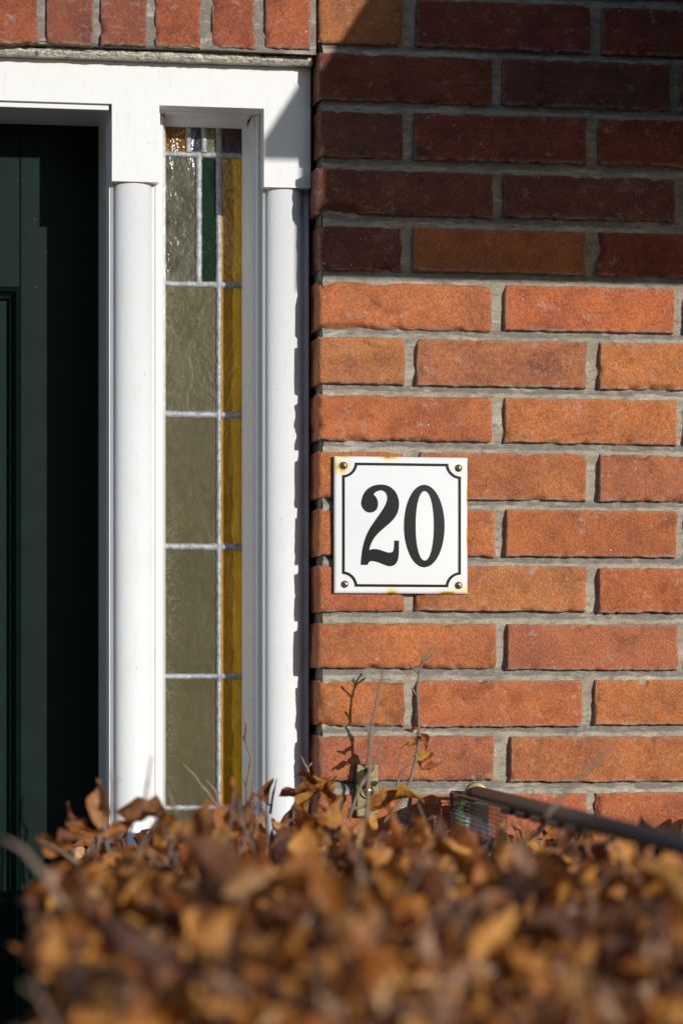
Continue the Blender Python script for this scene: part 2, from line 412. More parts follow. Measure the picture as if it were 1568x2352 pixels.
for zb, zt in cs: inside += ((GZ > zb+.0019) & (GZ < zt-.0019))
PY = np.tile(prof, (len(xs), 1)); 
GY = PY+fbm(GX*45, GZ*60, 0*GX, 31)*.0013+fbm(GX*160, GZ*200, 0*GX, 37, 3)*.0009+(inside > 0)*.0004
GZw = GZ+(inside == 0)*fbm(GX*30, GZ*.0+3, 0*GX, 41)*.0010
V = np.stack([GX, GY, GZw], -1).reshape(-1, 3); idx = np.arange(len(xs)*len(zr)).reshape(len(xs), len(zr))
F = np.stack([idx[:-1, :-1], idx[1:, :-1], idx[1:, 1:], idx[:-1, 1:]], -1).reshape(-1, 4)
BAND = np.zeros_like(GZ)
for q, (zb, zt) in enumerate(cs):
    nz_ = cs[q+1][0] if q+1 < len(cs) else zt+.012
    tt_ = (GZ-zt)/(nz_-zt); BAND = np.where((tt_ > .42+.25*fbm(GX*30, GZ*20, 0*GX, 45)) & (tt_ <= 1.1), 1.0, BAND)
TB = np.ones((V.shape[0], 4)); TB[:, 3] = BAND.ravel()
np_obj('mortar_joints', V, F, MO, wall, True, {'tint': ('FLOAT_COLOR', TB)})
ys = np.arange(.004, .14, .0025); zz = np.arange(0.0, zr[-1]+.9, .0025)
GY2, GZ2 = np.meshgrid(ys, zz, indexing='ij')
GX2 = XC+.0048+fbm(GY2*50, GZ2*60, 0*GY2, 51)*.0028
V = np.stack([GX2, GY2, GZ2], -1).reshape(-1, 3); idx = np.arange(len(ys)*len(zz)).reshape(len(ys), len(zz))
F = np.stack([idx[:-1, :-1], idx[:-1, 1:], idx[1:, 1:], idx[1:, :-1]], -1).reshape(-1, 4)
np_obj('return_mortar', V, F, MO, wall)
mb = MB()
mb.box(XC+.006, XEND, .0075, .10, -.05, cs[0][0]-.001); mb.box(XC+.006, XEND, .0075, .10, cs[-1][1]+.0125, 3.4)
mb.box(XC+.009, XEND, .016, .30, -.05, 3.4)
mb.box(XL-.9, XC-.008, .0075, .30, ztop_sold+.0005, 3.4); mb.box(XL-.9, XL-.02, .0075, .30, -.05, ztop_sold-.0005)
mb.build('mortar_core', MO, wall)
# soldier course mortar: each upright joint is an uneven fillet
sv = np.arange(X(-50), XC-.0015, .0019); sz = np.arange(Z(104, 350), ztop_sold+.002, .0022)
A, B = np.meshgrid(sv, sz, indexing='ij')
C = .0042+fbm(A*60, B*50, 0*A, 61)*.0012+fbm(A*200, B*200, 0*A, 63)*.0007
Bw = B + np.where(B < sz[1]+.001, (A-X(350))*(-.016), 0)
V = np.stack([A, C, Bw], -1).reshape(-1, 3); idx = np.arange(A.size).reshape(A.shape)
F = np.stack([idx[:-1, :-1], idx[1:, :-1], idx[1:, 1:], idx[:-1, 1:]], -1).reshape(-1, 4)
np_obj('upright_joints', V, F, MO, wall)
mb = MB(); mb.box(XL-.05, XC-.004, .0065, .30, Z(106, 350), ztop_sold); mb.build('lintel_core', MO, wall)
# ------------------------------------------------------------------ white frame with half columns and sidelight
frame = thing('door_frame', 'white painted wooden door frame with half round columns and a tall leaded sidelight beside the green door', 'door frame', (X(300), .05, 0))
GD = 257
D1, D2, DG, DD = 77*S, 116*S, GD*S, 360*S
def zf(py, px=300, d=77): return Z(py, px, d)
xr = X(713, 77)
zt0 = zf(143, 350); zdoor = zf(236, 250); zside = zf(241, 370)
zc1, zc2 = zf(416, 300), zf(430, 660)
xa, xb, xc, xd = X(257, 77), X(366, 77), X(371, 77), X(606, 77)
poly = [(XL, zt0), (XL, zdoor), (xa, zdoor), (xa, zc1), (xb, zc1), (xb, zf(262, 366)), (xc-.0004, zf(262, 366)), (xc-.0004, zside), (xd, zside), (xd, zc2), (xr, zc2), (xr, zt0)]
# concave-safe: build the head from butted blocks (one board, two drop blocks)
mb = MB(); mb.box(XL, xr, D1, DD+.03, zside, zt0)
hd = mb.build('head_board', WP, frame)
mb = MB(); mb.box(xa, xb, D1, D2+.004, zc1, zside-.00001); hb1 = mb.build('capital', WP, frame)
mb = MB(); mb.box(xd, xr, D1, D2+.004, zc2, zside-.00001); hb2 = mb.build('capital', WP, frame)
mb = MB(); mb.box(XL, X(250, 77), D1+.0015, D1+.02, zf(250, 200), zside-.0018); mb.build('drip_bead', WP, frame, .0008)
# peeling seal strip under the soldier bricks
n = 260; xsn = np.linspace(XL, XC-.004, n); v = []; f = []
for i, x in enumerate(xsn):
    tb = zt0+.0002; hh = .0100+.0022*float(fbm(np.array([x*60]), np.array([0.]), np.array([0.]), 71)[0])+.0012*float(fbm(np.array([x*300]), np.array([0.]), np.array([0.]), 72)[0])
    yj = 34*S+.0014*float(fbm(np.array([x*120]), np.array([2.]), np.array([0.]), 73)[0])
    v += [(x, D1+.001, tb+.0002), (x, yj+.004, tb-.0012*random.random()), (x, yj, tb+hh*.30), (x, yj+.0012, tb+hh*.8), (x, yj+.006, tb+hh), (x, DD, tb+hh+.001)]
f = [(i*6+j, (i+1)*6+j, (i+1)*6+j+1, i*6+j+1) for i in range(n-1) for j in range(5)]
mb = MB(); mb.add(v, f); mb.build('seal_strip', peel_mat(), frame)
# post beside the door: board, half column, fillets
def arc(cx, cy, r, a0, a1, n): return [(cx+r*math.cos(math.radians(a0+(a1-a0)*i/n)), cy-r*math.sin(math.radians(a0+(a1-a0)*i/n))) for i in range(n+1)]
def ogee_column(x0, x1, lead=0):
    cx, r = (x0+x1)/2, (x1-x0)/2
    # flattened half round that meets the board with a small cove on each side
    pts = [(x0-.004, D2+.003), (x0-.004, D2-.0008)]
    for p in arc(0, 0, 1, 180, 0, 40): pts.append((cx+p[0]*r, D2-.001+p[1]*r*.66))
    pts += [(x1+.003, D2-.0008), (x1+.003, D2+.003)]
    return pts
px0, px1 = X(263, 110), X(349, 110)
mb = MB(); mb.prism(ogee_column(px0, px1), .1, zc1+.001, 'z', True); mb.build('half_column', WP, frame)
qx0, qx1 = X(612, 110), X(693, 110)
mb = MB(); mb.prism(ogee_column(qx0, qx1), .1, zc2+.001, 'z', True); mb.build('half_column', WP, frame)
# left post section (plan view, x,y), anticlockwise
zs = zside-.0002
lp = [(X(250, 116), D2), (X(250, 116), D2+.012), (X(246, 130), D2+.014), (X(246, 130), DD+.04), (X(374, 200), DD+.04),
      (X(374, 200), D2+.034), (X(368, 116), D2+.030), (X(368, 116), D2+.0015), (X(361, 116), D2+.0015), (X(361, 116), D2-.002), (X(356, 116), D2-.002), (X(356, 116), D2)]
mb = MB(); mb.prism(lp, .1, zs, 'z'); mb.build('post', WP, frame, .0008)
# right post
rp = [(X(610, 116), D2), (XC-.002, D2), (XC-.002, DD+.04), (X(566, 260), DD+.04), (X(566, 260), DG-.010), (X(578, 166), D2+.024), (X(589, 158), D2+.021), (X(591, 150), D2+.015), (X(608, 150), D2+.015)]
mb = MB(); mb.prism(rp, .1, zs, 'z'); mb.build('post', WP, frame, .0008)
# threshold
mb = MB(); mb.box(XL, XC-.003, .02, DD+.05, 0, .0995); mb.build('threshold', mat('stone', (.22, .22, .22), .8), frame, .004)
# left-hand post of the doorway (outside the picture)
mb = MB(); mb.box(XL, XL+.07, D2, DD+.04, .1, zs); mb.build('post', WP, frame, .001)
# sidelight: beads, lead and glass
side = MB()
bx0, bx1, gz1 = X(378, 262), X(555, GD), Z(293, 470, GD)
zbot = .62
sb = MB(); sb.prism([(X(371, 200), D2+.032), (X(378, 230), DG-.018), (X(379, 262), DG-.004), (X(379, 262), DG+.02), (X(371, 200), DG+.02)], .3, Z(282, 372, 200), 'z')
side = sb.build('sidelight_window', WP, frame, .0006)
def sub(mb, name, m, bevel=0): return mb.build(name, m, side, bevel)
mb = MB(); mb.prism([(bx1, DG-.003), (X(567, 262), DG-.011), (X(569, 262), DG+.02), (bx1, DG+.02)], .3, zs, 'z'); sub(mb, 'glazing_bead', WP, .0006)
mb = MB(); yb = [(D2+.014, zside-.0003), (D2+.018, Z(262, 470, 160)), (D2+.045, Z(266, 470, 200)), (D2+.050, Z(275, 470, 225)), (DG-.003, gz1), (DG+.02, gz1), (DG+.02, zside-.0003)]
mb.prism(yb, X(374, 200), X(575, 180), 'x'); sub(mb, 'head_bead', WP, .0008)
mb = MB(); mb.box(X(366, 200), X(575, 200), D2+.01, DD+.03, .1, .62-.0005); sub(mb, 'lower_panel', WP, .001)
LEAD = lead_mat()
OL = glass_mat('olive_glass', (.096, .082, .045), (.118, .102, .056), .08, .15, .4, 'left')
OL2 = glass_mat('wavy_olive_glass', (.086, .076, .042), (.125, .112, .066), .20, .15, .45, 'left')
OLR = glass_mat('hammered_olive_glass', (.058, .053, .030), (.15, .14, .10), .34, .17, .45)  # the paler second colour paints sky reflections into the glass
AM = glass_mat('amber_glass', (.80, .40, .006), (.98, .56, .014), .09, .14, .4, 'right')
AMR = glass_mat('rippled_amber_glass', (.60, .30, .010), (.92, .50, .02), .45, .12, .5, 'right')
AMT = glass_mat('brown_amber_glass', (.14, .06, .01), (.24, .11, .015), .6, .12, .5)
GN = glass_mat('green_glass', (.0006, .016, .005), (.001, .022, .007), .03, .2, .2)
BL = glass_mat('smoky_blue_glass', (.025, .04, .07), (.05, .065, .09), .4)
PG = glass_mat('pale_green_glass', (.12, .13, .07), (.2, .2, .13), .8)
VI = glass_mat('violet_glass', (.055, .022, .028), (.11, .06, .07), 1.0)
def pane(x0, x1, y0, y1, m, lab):
    mb = MB(); a, b = X(x0, GD), X(x1, GD); c, e = Z(y1, 470, GD), Z(y0, 470, GD)
    mb.box(a-.002, b+.002, DG, DG+.004, c-.002, e+.002); o = sub(mb, 'glass_pane', m); o['label'] = lab
hr = [(646, 660), (944, 960), (1248, 1264), (1547, 1561), (1849, 1863), (2150, 2164), (2450, 2464), (2750, 2764)]
pane(380, 449, 362, 646, OLR, 'hammered olive glass pane with pale sky reflections put into its colour'); pane(464, 495, 362, 646, GN, 'narrow deep green glass pane')
pane(510, 555, 362, 646, AMR, 'rippled amber glass pane, topmost of the amber column')
pane(380, 426, 293, 348, AMT, 'small square amber pane in the top row'); pane(441, 460, 293, 348, BL, 'tiny smoky blue pane in the top row')
pane(476, 497, 293, 348, PG, 'tiny pale green pane in the top row'); pane(511, 555, 293, 348, VI, 'small square violet pane in the top corner')
for (a, b), (c, e) in zip(hr[:-1], hr[1:]):
    pane(380, 496, b, c, OL2 if b < 700 else OL, 'large plain olive glass pane'); pane(509, 555, b, c, AM, 'narrow plain amber glass pane')
def came(x0, y0, x1, y1, wd):
    """lead strip with a rounded face, uneven along its run"""
    p0, p1 = P(x0, y0, GD), P(x1, y1, GD); vert = abs(x0-x1) < 1
    p0.x, p1.x = X(x0, GD), X(x1, GD)
    if not vert: z_ = Z((y0+y1)/2, 470, GD); p0.z = p1.z = z_
    else: p0.z, p1.z = Z(y0, 470, GD), Z(y1, 470, GD)
    n = max(3, int((p1-p0).length/.004)); v = []; f = []; h = wd*S/2; off = .0006 if vert else 0
    for i in range(n+1):
        p = p0.lerp(p1, i/n)
        for j, (u, q) in enumerate(((-1, .0015), (-1, -.0008), (-.55, -.0024), (0, -.0029), (.55, -.0024), (1, -.0008), (1, .0015))):
            cross = [abs((p.z-Z((a_+b_)/2, 470, GD))) for a_, b_ in hr]+[abs(p.z-Z(355, 470, GD))] if vert else [abs(p.x-X(502.5, GD))]
            lump = math.exp(-(min(cross)/.0045)**2)
            u2 = u*h*(1+.12*random.uniform(-1, 1)+.30*lump); q2 = q+random.uniform(-.0003, .0003)-off-.0011*lump*(abs(u) < 1)
            v.append((p.x+u2, DG+q2, p.z) if vert else (p.x, DG+q2, p.z+u2))
    f = [(i*7+j, (i+1)*7+j, (i+1)*7+j+1, i*7+j+1) for i in range(n) for j in range(6)]
    mb = MB(); mb.add(v, f, True); sub(mb, 'lead_came', LEAD)
came(502.5, 290, 502.5, 655, 14); came(502.5, 655, 502.5, 2760, 12)
came(456.5, 355, 456.5, 652, 14); came(433, 290, 433, 350, 14); came(468, 290, 468, 350, 14)
came(378, 355, 556, 355, 14)
for a, b in hr: came(378, (a+b)/2, 556, (a+b)/2, b-a)
# ------------------------------------------------------------------ green front door
door = thing('front_door', 'dark green painted panelled front door set back in the shadow of the white frame', 'door', (X(0, 360), DD, .1))
DGm = mat('green_paint', (.006, .014, .012), .42, .09); g = NG(DGm)
n1 = g.noise(g.co(scale=(1, 1, .05)), 320, 3); n2 = g.noise(g.co(), 24, 4); vv = g.new('ShaderNodeTexVoronoi', Vector=g.co(), Scale=85.0)
c = g.mix(g.ramp(n2, .35, .7), (.0040, .0130, .0105), (.0056, .0170, .0136))
c = g.mix(g.math('MULTIPLY', g.ramp(vv.outputs['Distance'], .03, .07, 1, 0), g.ramp(g.noise(g.co(), 14), .5, .6)), c, (.12, .14, .14))
g.set(g.b.inputs['Base Color'], c); g.bump(n1, .06, .0008)
dx1, dx0 = X(232, 360)+.02, XL+.03
dz1 = Z(285, 200, 360)+.01
gx, gz = X(46, 360), Z(660, 46, 360)
mb = MB(); mb.box(gx, dx1, DD, DD+.04, .105, dz1); mb.build('stile', DGm, door, .0015)
mb = MB(); mb.box(dx0, dx0+.12, DD, DD+.04, .105, dz1); mb.build('stile', DGm, door, .0015)
mb = MB(); mb.box(dx0+.12, gx-.0004, DD+.0006, DD+.04, gz, dz1); mb.build('rail', DGm, door, .0012)
mb = MB(); mb.box(dx0+.12, gx-.0004, DD+.0006, DD+.04, .105, .32); mb.build('rail', DGm, door, .0012)
# raised moulding round the recessed panel
def rectloop(x0, x1, z0, z1, prof):
    v = []; f = []; n = len(prof)
    for (ins, y) in prof: v += [(x0+ins, y, z0+ins), (x1-ins, y, z0+ins), (x1-ins, y, z1-ins), (x0+ins, y, z1-ins)]
    f = [(i*4+j, i*4+(j+1) % 4, (i+1)*4+(j+1) % 4, (i+1)*4+j) for i in range(n-1) for j in range(4)]
    return v, f
mb = MB(); v, f = rectloop(dx0+.1205, gx-.0002, .3205, gz-.0002, [(0, DD+.02), (0, DD+.002), (.0015, DD-.001), (.004, DD+.001), (.006, DD+.009), (.0085, DD+.013), (.0105, DD+.012), (.013, DD+.018), (.013, DD+.024)])
mb.add(v, f); mb.build('panel_moulding', DGm, door)
mb = MB(); mb.box(dx0+.13, gx-.011, DD+.019, DD+.03, .33, gz-.011); mb.build('panel', DGm, door)
# ------------------------------------------------------------------ house number plate
def q4(cx, cy): return (696.0+cx*.3, 987.6+cy*.3)
plate = thing('house_number_plate', 'white enamel house number plate reading 20 with black border, screwed to the brick wall', 'house number', tuple(P(918, 1207, -2)))
px0_, px1_ = X(765), X(1071); pz0, pz1 = Z(1364, 918), Z(1050, 918)
PM = mat('white_enamel', (.82, .83, .84), .12, .5); g = NG(PM)
a = g.attr('tint'); n = g.noise(g.co(), 160, 4, .65)
rs = g.math('MULTIPLY', a.outputs['Alpha'], g.ramp(n, .25, .6, .35, 1.25))
col = g.mix(g.ramp(rs, .03, .45), (.76, .78, .80), (.74, .57, .25)); col = g.mix(g.ramp(rs, .45, .85), col, (.42, .22, .03))
g.set(g.b.inputs['Base Color'], col); g.set(g.b.inputs['Roughness'], g.ramp(rs, 0, .6, .13, .6))
N = 150; U, W = np.meshgrid(np.linspace(0, 1, N), np.linspace(0, 1, N), indexing='ij')
gx_, gz_ = px0_+(px1_-px0_)*U, pz0+(pz1-pz0)*W
e = np.minimum.reduce([U, 1-U, W, 1-W])
y = -.0062-.0012*np.sin(np.pi*U)*np.sin(np.pi*W)+.0016*np.clip(1-e/.018, 0, 1)**2
def stainf(cx, cy, rx, ry, s):
    px, py = q4(cx, cy); x_, z_ = X(px), Z(py, 918)
    return s*np.exp(-((gx_-x_)/(rx*.3*S))**2-((gz_-z_)/(ry*.3*S))**2)
st = stainf(290, 290, 52, 52, 1.0)+stainf(650, 212, 60, 22, .8)+stainf(655, 290, 35, 80, .12)+stainf(1252, 520, 14, 100, .7)+stainf(1252, 820, 14, 130, .7)+stainf(670, 1256, 45, 24, 1.0)+stainf(670, 1215, 40, 40, .25)+stainf(1090, 1256, 62, 22, 1.3)+stainf(1190, 1200, 60, 60, .3)+stainf(235, 1000, 10, 120, .25)+stainf(310, 208, 80, 14, .5)+stainf(1180, 290, 38, 38, .18)+stainf(1245, 1230, 30, 30, .4)
T = np.ones((N*N, 4)); T[:, 3] = np.clip(st, 0, 1).ravel()
V = np.stack([gx_, y, gz_], -1).reshape(-1, 3); idx = np.arange(N*N).reshape(N, N)
F = np.stack([idx[:-1, :-1], idx[1:, :-1], idx[1:, 1:], idx[:-1, 1:]], -1).reshape(-1, 4)
ring = np.concatenate([idx[:, 0], idx[-1, 1:], idx[-2::-1, -1], idx[0, -2:0:-1]]); bk_ = V[ring].copy(); bk_[:, 1] += .0022
m_ = len(ring); cur = N*N+np.arange(m_); F2 = np.stack([np.roll(ring, -1), ring, cur, np.roll(cur, -1)], -1)
V = np.concatenate([V, bk_]); F = np.concatenate([F, F2]); T2 = np.ones((m_, 4)); T2[:, 3] = T[ring, 3]
np_obj('enamel_plate', V, F, PM, plate, True, {'tint': ('FLOAT_COLOR', np.concatenate([T, T2]))})
BK = mat('black_enamel', (.010, .010, .012), .35, .12)
import bmesh
def plate_y(x, z):
    u, w_ = (x-px0_)/(px1_-px0_), (z-pz0)/(pz1-pz0)
    return -.0062-.0012*math.sin(math.pi*u)*math.sin(math.pi*w_)
def flatshape(loops, name, lift=.00025):
    """fill 2-D loops (plate crop coordinates) into a thin enamel layer"""
    bm = bmesh.new(); es = []
    for lp_ in loops:
        vs = []
        for cx, cy in [q for i_, q in enumerate(lp_) if math.dist(q, lp_[i_-1]) > .4]:
            px, py = q4(cx, cy); vs.append(bm.verts.new((X(px), 0, Z(py, 918))))
        es += [bm.edges.new((vs[i], vs[(i+1) % len(vs)])) for i in range(len(vs))]
    bmesh.ops.triangle_fill(bm, use_beauty=True, edges=es)
    for f_ in bm.faces:
        if f_.normal.y > 0: f_.normal_flip()
    r = bmesh.ops.extrude_face_region(bm, geom=bm.faces[:])
    for v_ in bm.verts: v_.co.y = plate_y(v_.co.x, v_.co.z)-.0004
    for v_ in [q for q in r['geom'] if isinstance(q, bmesh.types.BMVert)]: v_.co.y -= lift
    bmesh.ops.recalc_face_normals(bm, faces=bm.faces)
    me = bpy.data.meshes.new(name); bm.to_mesh(me); bm.free(); me.materials.append(BK)
    o = bpy.data.objects.new(name, me); COL.objects.link(o); o.parent = plate; o.matrix_parent_inverse = Matrix.Translation(plate.location).inverted(); return o
two = [(436,560),(448,505),(480,458),(530,429),(592,420),(652,433),(700,475),(723,535),(725,590),(712,642),(680,692),(630,737),(580,780),(540,822),(513,868),(501,905),(497,926),
 (515,917),(545,914),(590,925),(630,940),(660,943),(680,933),(687,905),(688,868),(688,850),(688,850),(706,850),(723,850),(723,850),(723,880),(723,955),(716,1000),(700,1030),(670,1047),(640,1045),(600,1030),(550,1011),(515,1006),(497,1012),(484,1037),(484,1037),(458,1037),(433,1037),(433,1037),(436,990),(445,915),(464,838),(495,768),(540,700),(588,632),(618,585),(634,545),(636,515),(626,486),(606,469),(580,466),(545,480),(527,500),(545,512),(560,538),(565,575),(560,602),(545,623),(520,637),(495,638),(465,626),(446,602),(437,578)]
flatshape([chaikin(two, 2)], 'digit')
def sell(cx, cy, rx, ry, e_, n=72): 
    return [(cx+rx*math.copysign(abs(math.cos(t))**e_, math.cos(t)), cy+ry*math.copysign(abs(math.sin(t))**e_, math.sin(t))) for t in [2*math.pi*i/n for i in range(n)]]
flatshape([sell(917.5, 736.5, 155, 316, 1.0), sell(921, 734.5, 70, 266, .93)], 'digit')
def bord(i):
    l, r, t, b = 291+i, 1198-i, 275+i, 1206-i; out = []
    def cc(ex, ey, ax, ay, s):
        R_ = 95+i
        return R_
    R_ = 97+i
    def cn(cx, cy, a0, a1, n=12): return [(cx+R_*math.cos(math.radians(a0+(a1-a0)*k/n)), cy+R_*math.sin(math.radians(a0+(a1-a0)*k/n))) for k in range(n+1)]
    L0, T0, R0, B0 = 291, GD, 1198, 1204
    dx = lambda c0: c0
    o_ = []
    def solve(c0, edge): return math.degrees(math.asin(min(1, abs(edge-c0)/R_)))
    # corner circle centres sit a little outside the border corners
    c1 = (L0+0, T0+0); c2 = (R0, T0); c3 = (R0, B0); c4 = (L0, B0)
    k = math.degrees(math.asin(i/R_)) if i else 0
    o_ += cn(c1[0], c1[1], 90-k, 0+k); o_ += cn(c2[0], c2[1], 180-k, 90+k); o_ += cn(c3[0], c3[1], 270-k, 180+k); o_ += cn(c4[0], c4[1], 360-k, 270+k)
    return o_
flatshape([bord(0), bord(20)], 'border_line')
BS = mat('old_brass', (.34, .27, .17), .38, .5, .85); g = NG(BS)
g.set(g.b.inputs['Base Color'], g.mix(g.ramp(g.noise(g.co(), 700, 3), .4, .65), (.40, .33, .22), (.07, .05, .035)))
for cx, cy in ((303, 280), (1180, 290), (310, 1186), (1180, 1190)):
    px, py = q4(cx, cy); x_, z_ = X(px), Z(py, 918); y_ = plate_y(x_, z_)-.0003
    mb = MB(); mb.lathe((x_, y_+.0003, z_), [(.0042, 0), (.0041, .0008), (.0035, .0017), (.0024, .0023), (.0011, .0025), (.0002, .0026)], (0, -1, 0), 20)
    sc_ = mb.build('screw', BS, plate)
    mb = MB(); an = random.uniform(0, 1.5)
    for kx in (0, 1):
        c_, s_ = math.cos(an+kx*math.pi/2), math.sin(an+kx*math.pi/2)
        pr = [(-.0021, -.0004), (.0021, -.0004), (.0021, .0004), (-.0021, .0004)]
        mb.prism([(x_+a_*c_-b_*s_, z_+a_*s_+b_*c_) for a_, b_ in pr], y_-.0022-kx*.0001, y_-.0027-kx*.0001, 'y')
    r_ = mb.build('cross_slot', mat('slot_dark', (.012, .01, .008), .8), sc_)  # near-black bars laid on the screw head as its cross slot
# ------------------------------------------------------------------ door bell
bell = thing('door_bell', 'small bronze door bell plate with round push button on the bricks behind the hedge twigs', 'door bell', tuple(P(841, 1815, 0)))
BZ = mat('bronze', (.20, .165, .085), .38, .5, .55); g = NG(BZ); g.set(g.b.inputs['Base Color'], g.mix(g.ramp(g.noise(g.co(), 300, 4), .35, .65), (.15, .125, .065), (.26, .21, .11)))
mb = MB(); mb.box(X(815), X(866), -.0085, .006, Z(1877, 840), Z(1755, 840)); mb.build('backplate', BZ, bell, .0016, 3)
c = P(841, 1817, 0)
mb = MB(); mb.lathe((c.x, -.0083, c.z), [(.0090, 0), (.0090, .0015), (.0078, .0026), (.0064, .0020), (.0060, .0004)], (0, -1, 0), 32); mb.build('bezel', BZ, bell)
mb = MB(); mb.lathe((c.x, -.0083, c.z), [(.0054, 0), (.0054, .0016), (.0046, .0028), (.0025, .0036), (.0003, .0038)], (0, -1, 0), 32); mb.build('push_button', mat('polished_brass', (.62, .50, .26), .18, .5, 1), bell)
c = P(840, 1769, 0); mb = MB(); mb.lathe((c.x, -.0083, c.z), [(.0030, 0), (.0028, .003), (.002, .0042), (.0002, .0046)], (0, -1, 0), 16); mb.build('screw', mat('dark_screw', (.03, .035, .045), .4, .5, .6), bell)
# ------------------------------------------------------------------ mesh sided basket with tube rail
bas = thing('mesh_basket', 'black wire mesh basket with long grey tube rail, behind the hedge at the wall', 'basket', (.62, -.5, 0))
WM = mat('black_wire', (.075, .077, .082), .35, .6, .3)
zr0 = P(1035, 1826, -.10/S).z
A0 = P(1036, 1826, -.03/S); A0.z = zr0; B0 = Vector((A0.x-.042, -.50, zr0))
T0 = P(1092, 1822, -.07/S); T0.z = zr0+.0005; T1 = Vector((T0.x-.112, -1.42, zr0+.0005))
def mesh_panel(p, q, h, name, step=.0046, rw=.00032, vs=.0100):
    mb = MB(); L_ = (q-p).length; dr = (q-p)/L_; nn_ = int(L_/vs)
    nrm = dr.cross(Vector((0, 0, 1)))
    def bar(a, b, r1, u, v_):
        vs = [a+u*r1+v_*r1, a-u*r1+v_*r1, a-u*r1-v_*r1, a+u*r1-v_*r1, b+u*r1+v_*r1, b-u*r1+v_*r1, b-u*r1-v_*r1, b+u*r1-v_*r1]
        mb.add(vs, [(0, 1, 5, 4), (1, 2, 6, 5), (2, 3, 7, 6), (3, 0, 4, 7)])
    for i in range(nn_+1):
        a = p+dr*(i*vs); bar(a, a-Vector((0, 0, h)), rw, dr, nrm)
    for k in range(int(h/step)+1):
        a = p-Vector((0, 0, k*step))+nrm*.0009; bar(a, a+dr*L_, rw*1.3, Vector((0, 0, 1)), nrm)
    return mb.build(name, WM, bas)
mesh_panel(A0, B0, .20, 'mesh_panel')
C0 = Vector((A0.x+.045, A0.y-.004, zr0)); mesh_panel(A0, C0, .20, 'mesh_panel')
mb = MB(); mb.tube([A0, B0], .0013, 8); mb.tube([A0, C0], .002, 8); mb.tube([A0, A0-Vector((0, 0, .2))], .002, 8); mb.build('rim', WM, bas)
TM = mat('grey_tube', (.055, .055, .06), .5, .5, .1)
mb = MB(); mb.tube([T0, T1], .0080, 24); mb.build('tube_rail', TM, bas)
mb = MB(); mb.tube([T0-(T1-T0).normalized()*.004, T0+(T1-T0).normalized()*.010], .0120, 28); mb.build('brass_collar', mat('collar', (.26, .21, .12), .5, .5, .7), bas, .0008)
BP = mat('black_plastic', (.012, .012, .014), .35)
for k in range(5):
    mb = MB(); t = .22+k*.075; p_ = T0.lerp(T1, t); mb.box(p_.x-.009, p_.x+.004, p_.y-.022, p_.y+.022, p_.z-.0115, p_.z-.005)
    mb.build('clip', BP, bas, .002)
stp = P(1112, 1872, -.095/S)
mb = MB(); mb.box(stp.x-.014, stp.x+.018, A0.y+.006, A0.y+.009, stp.z-.030, stp.z+.012); bd = mb.build('sticker', mat('white_label', (.7, .72, .74), .4), bas)
mb = MB(); mb.box(stp.x-.014, stp.x-.006, A0.y+.0045, A0.y+.0056, stp.z-.030, stp.z+.012); mb.box(stp.x+.008, stp.x+.018, A0.y+.0045, A0.y+.0056, stp.z-.030, stp.z+.012); mb.build('green_band', mat('green_label', (.03, .30, .06), .4), bd)
mb = MB(); mb.lathe((stp.x+.002, A0.y+.004, stp.z+.004), [(.009, 0), (.009, .004), (.006, .007), (.0003, .008)], (0, -1, 0), 20); mb.build('knob', mat('dark_steel', (.10, .10, .11), .3, .5, .8), bas)
mb = MB(); p_ = T0+Vector((0, -.02, -.012)); mb.tube([p_, (p_.x, p_.y, 0)], .010, 14); mb.build('leg', TM, bas)
mb = MB(); p_ = T1+Vector((0, .02, -.012)); mb.tube([p_, (p_.x, p_.y, 0)], .010, 14); mb.build('leg', TM, bas)
# ------------------------------------------------------------------ beech hedge
hedge = thing('beech_hedge', 'clipped beech hedge of dry orange brown winter leaves in front of the wall and sidelight', 'hedge', (.4, -.9, 0))
LM = mat('dry_leaf', rough=.45, spec=.4); g = NG(LM)
a = g.attr('tint'); n = g.noise(g.co(), 120, 4, .6); n2 = g.noise(g.co(), 600, 3)
col = g.mix(g.ramp(n, .3, .7), g.mix(1.0, a.outputs['Color'], (.62, .55, .5), 'MULTIPLY'), g.mix(1.0, a.outputs['Color'], (1.2, 1.2, 1.15), 'MULTIPLY'))
g.set(g.b.inputs['Base Color'], col); g.bump(g.math('ADD', g.math('MULTIPLY', n2, .4), g.noise(g.co(), 170, 3)), .8, .003)
tr = g.new('ShaderNodeBsdfTranslucent'); g.set(tr.inputs[0], g.mix(1.0, col, (1.15, .95, .6), 'MULTIPLY'))
mx = g.new('ShaderNodeMixShader'); mx.inputs[0].default_value = .34
out = g.n['Material Output']; g.t.links.new(g.b.outputs[0], mx.inputs[1]); g.t.links.new(tr.outputs[0], mx.inputs[2]); g.t.links.new(mx.outputs[0], out.inputs[0])
TW = mat('twig_bark', (.20, .13, .085), .7); g = NG(TW); g.set(g.b.inputs['Base Color'], g.mix(g.noise(g.co(), 200), (.12, .075, .05), (.30, .22, .16)))
NU, NV = 9, 5
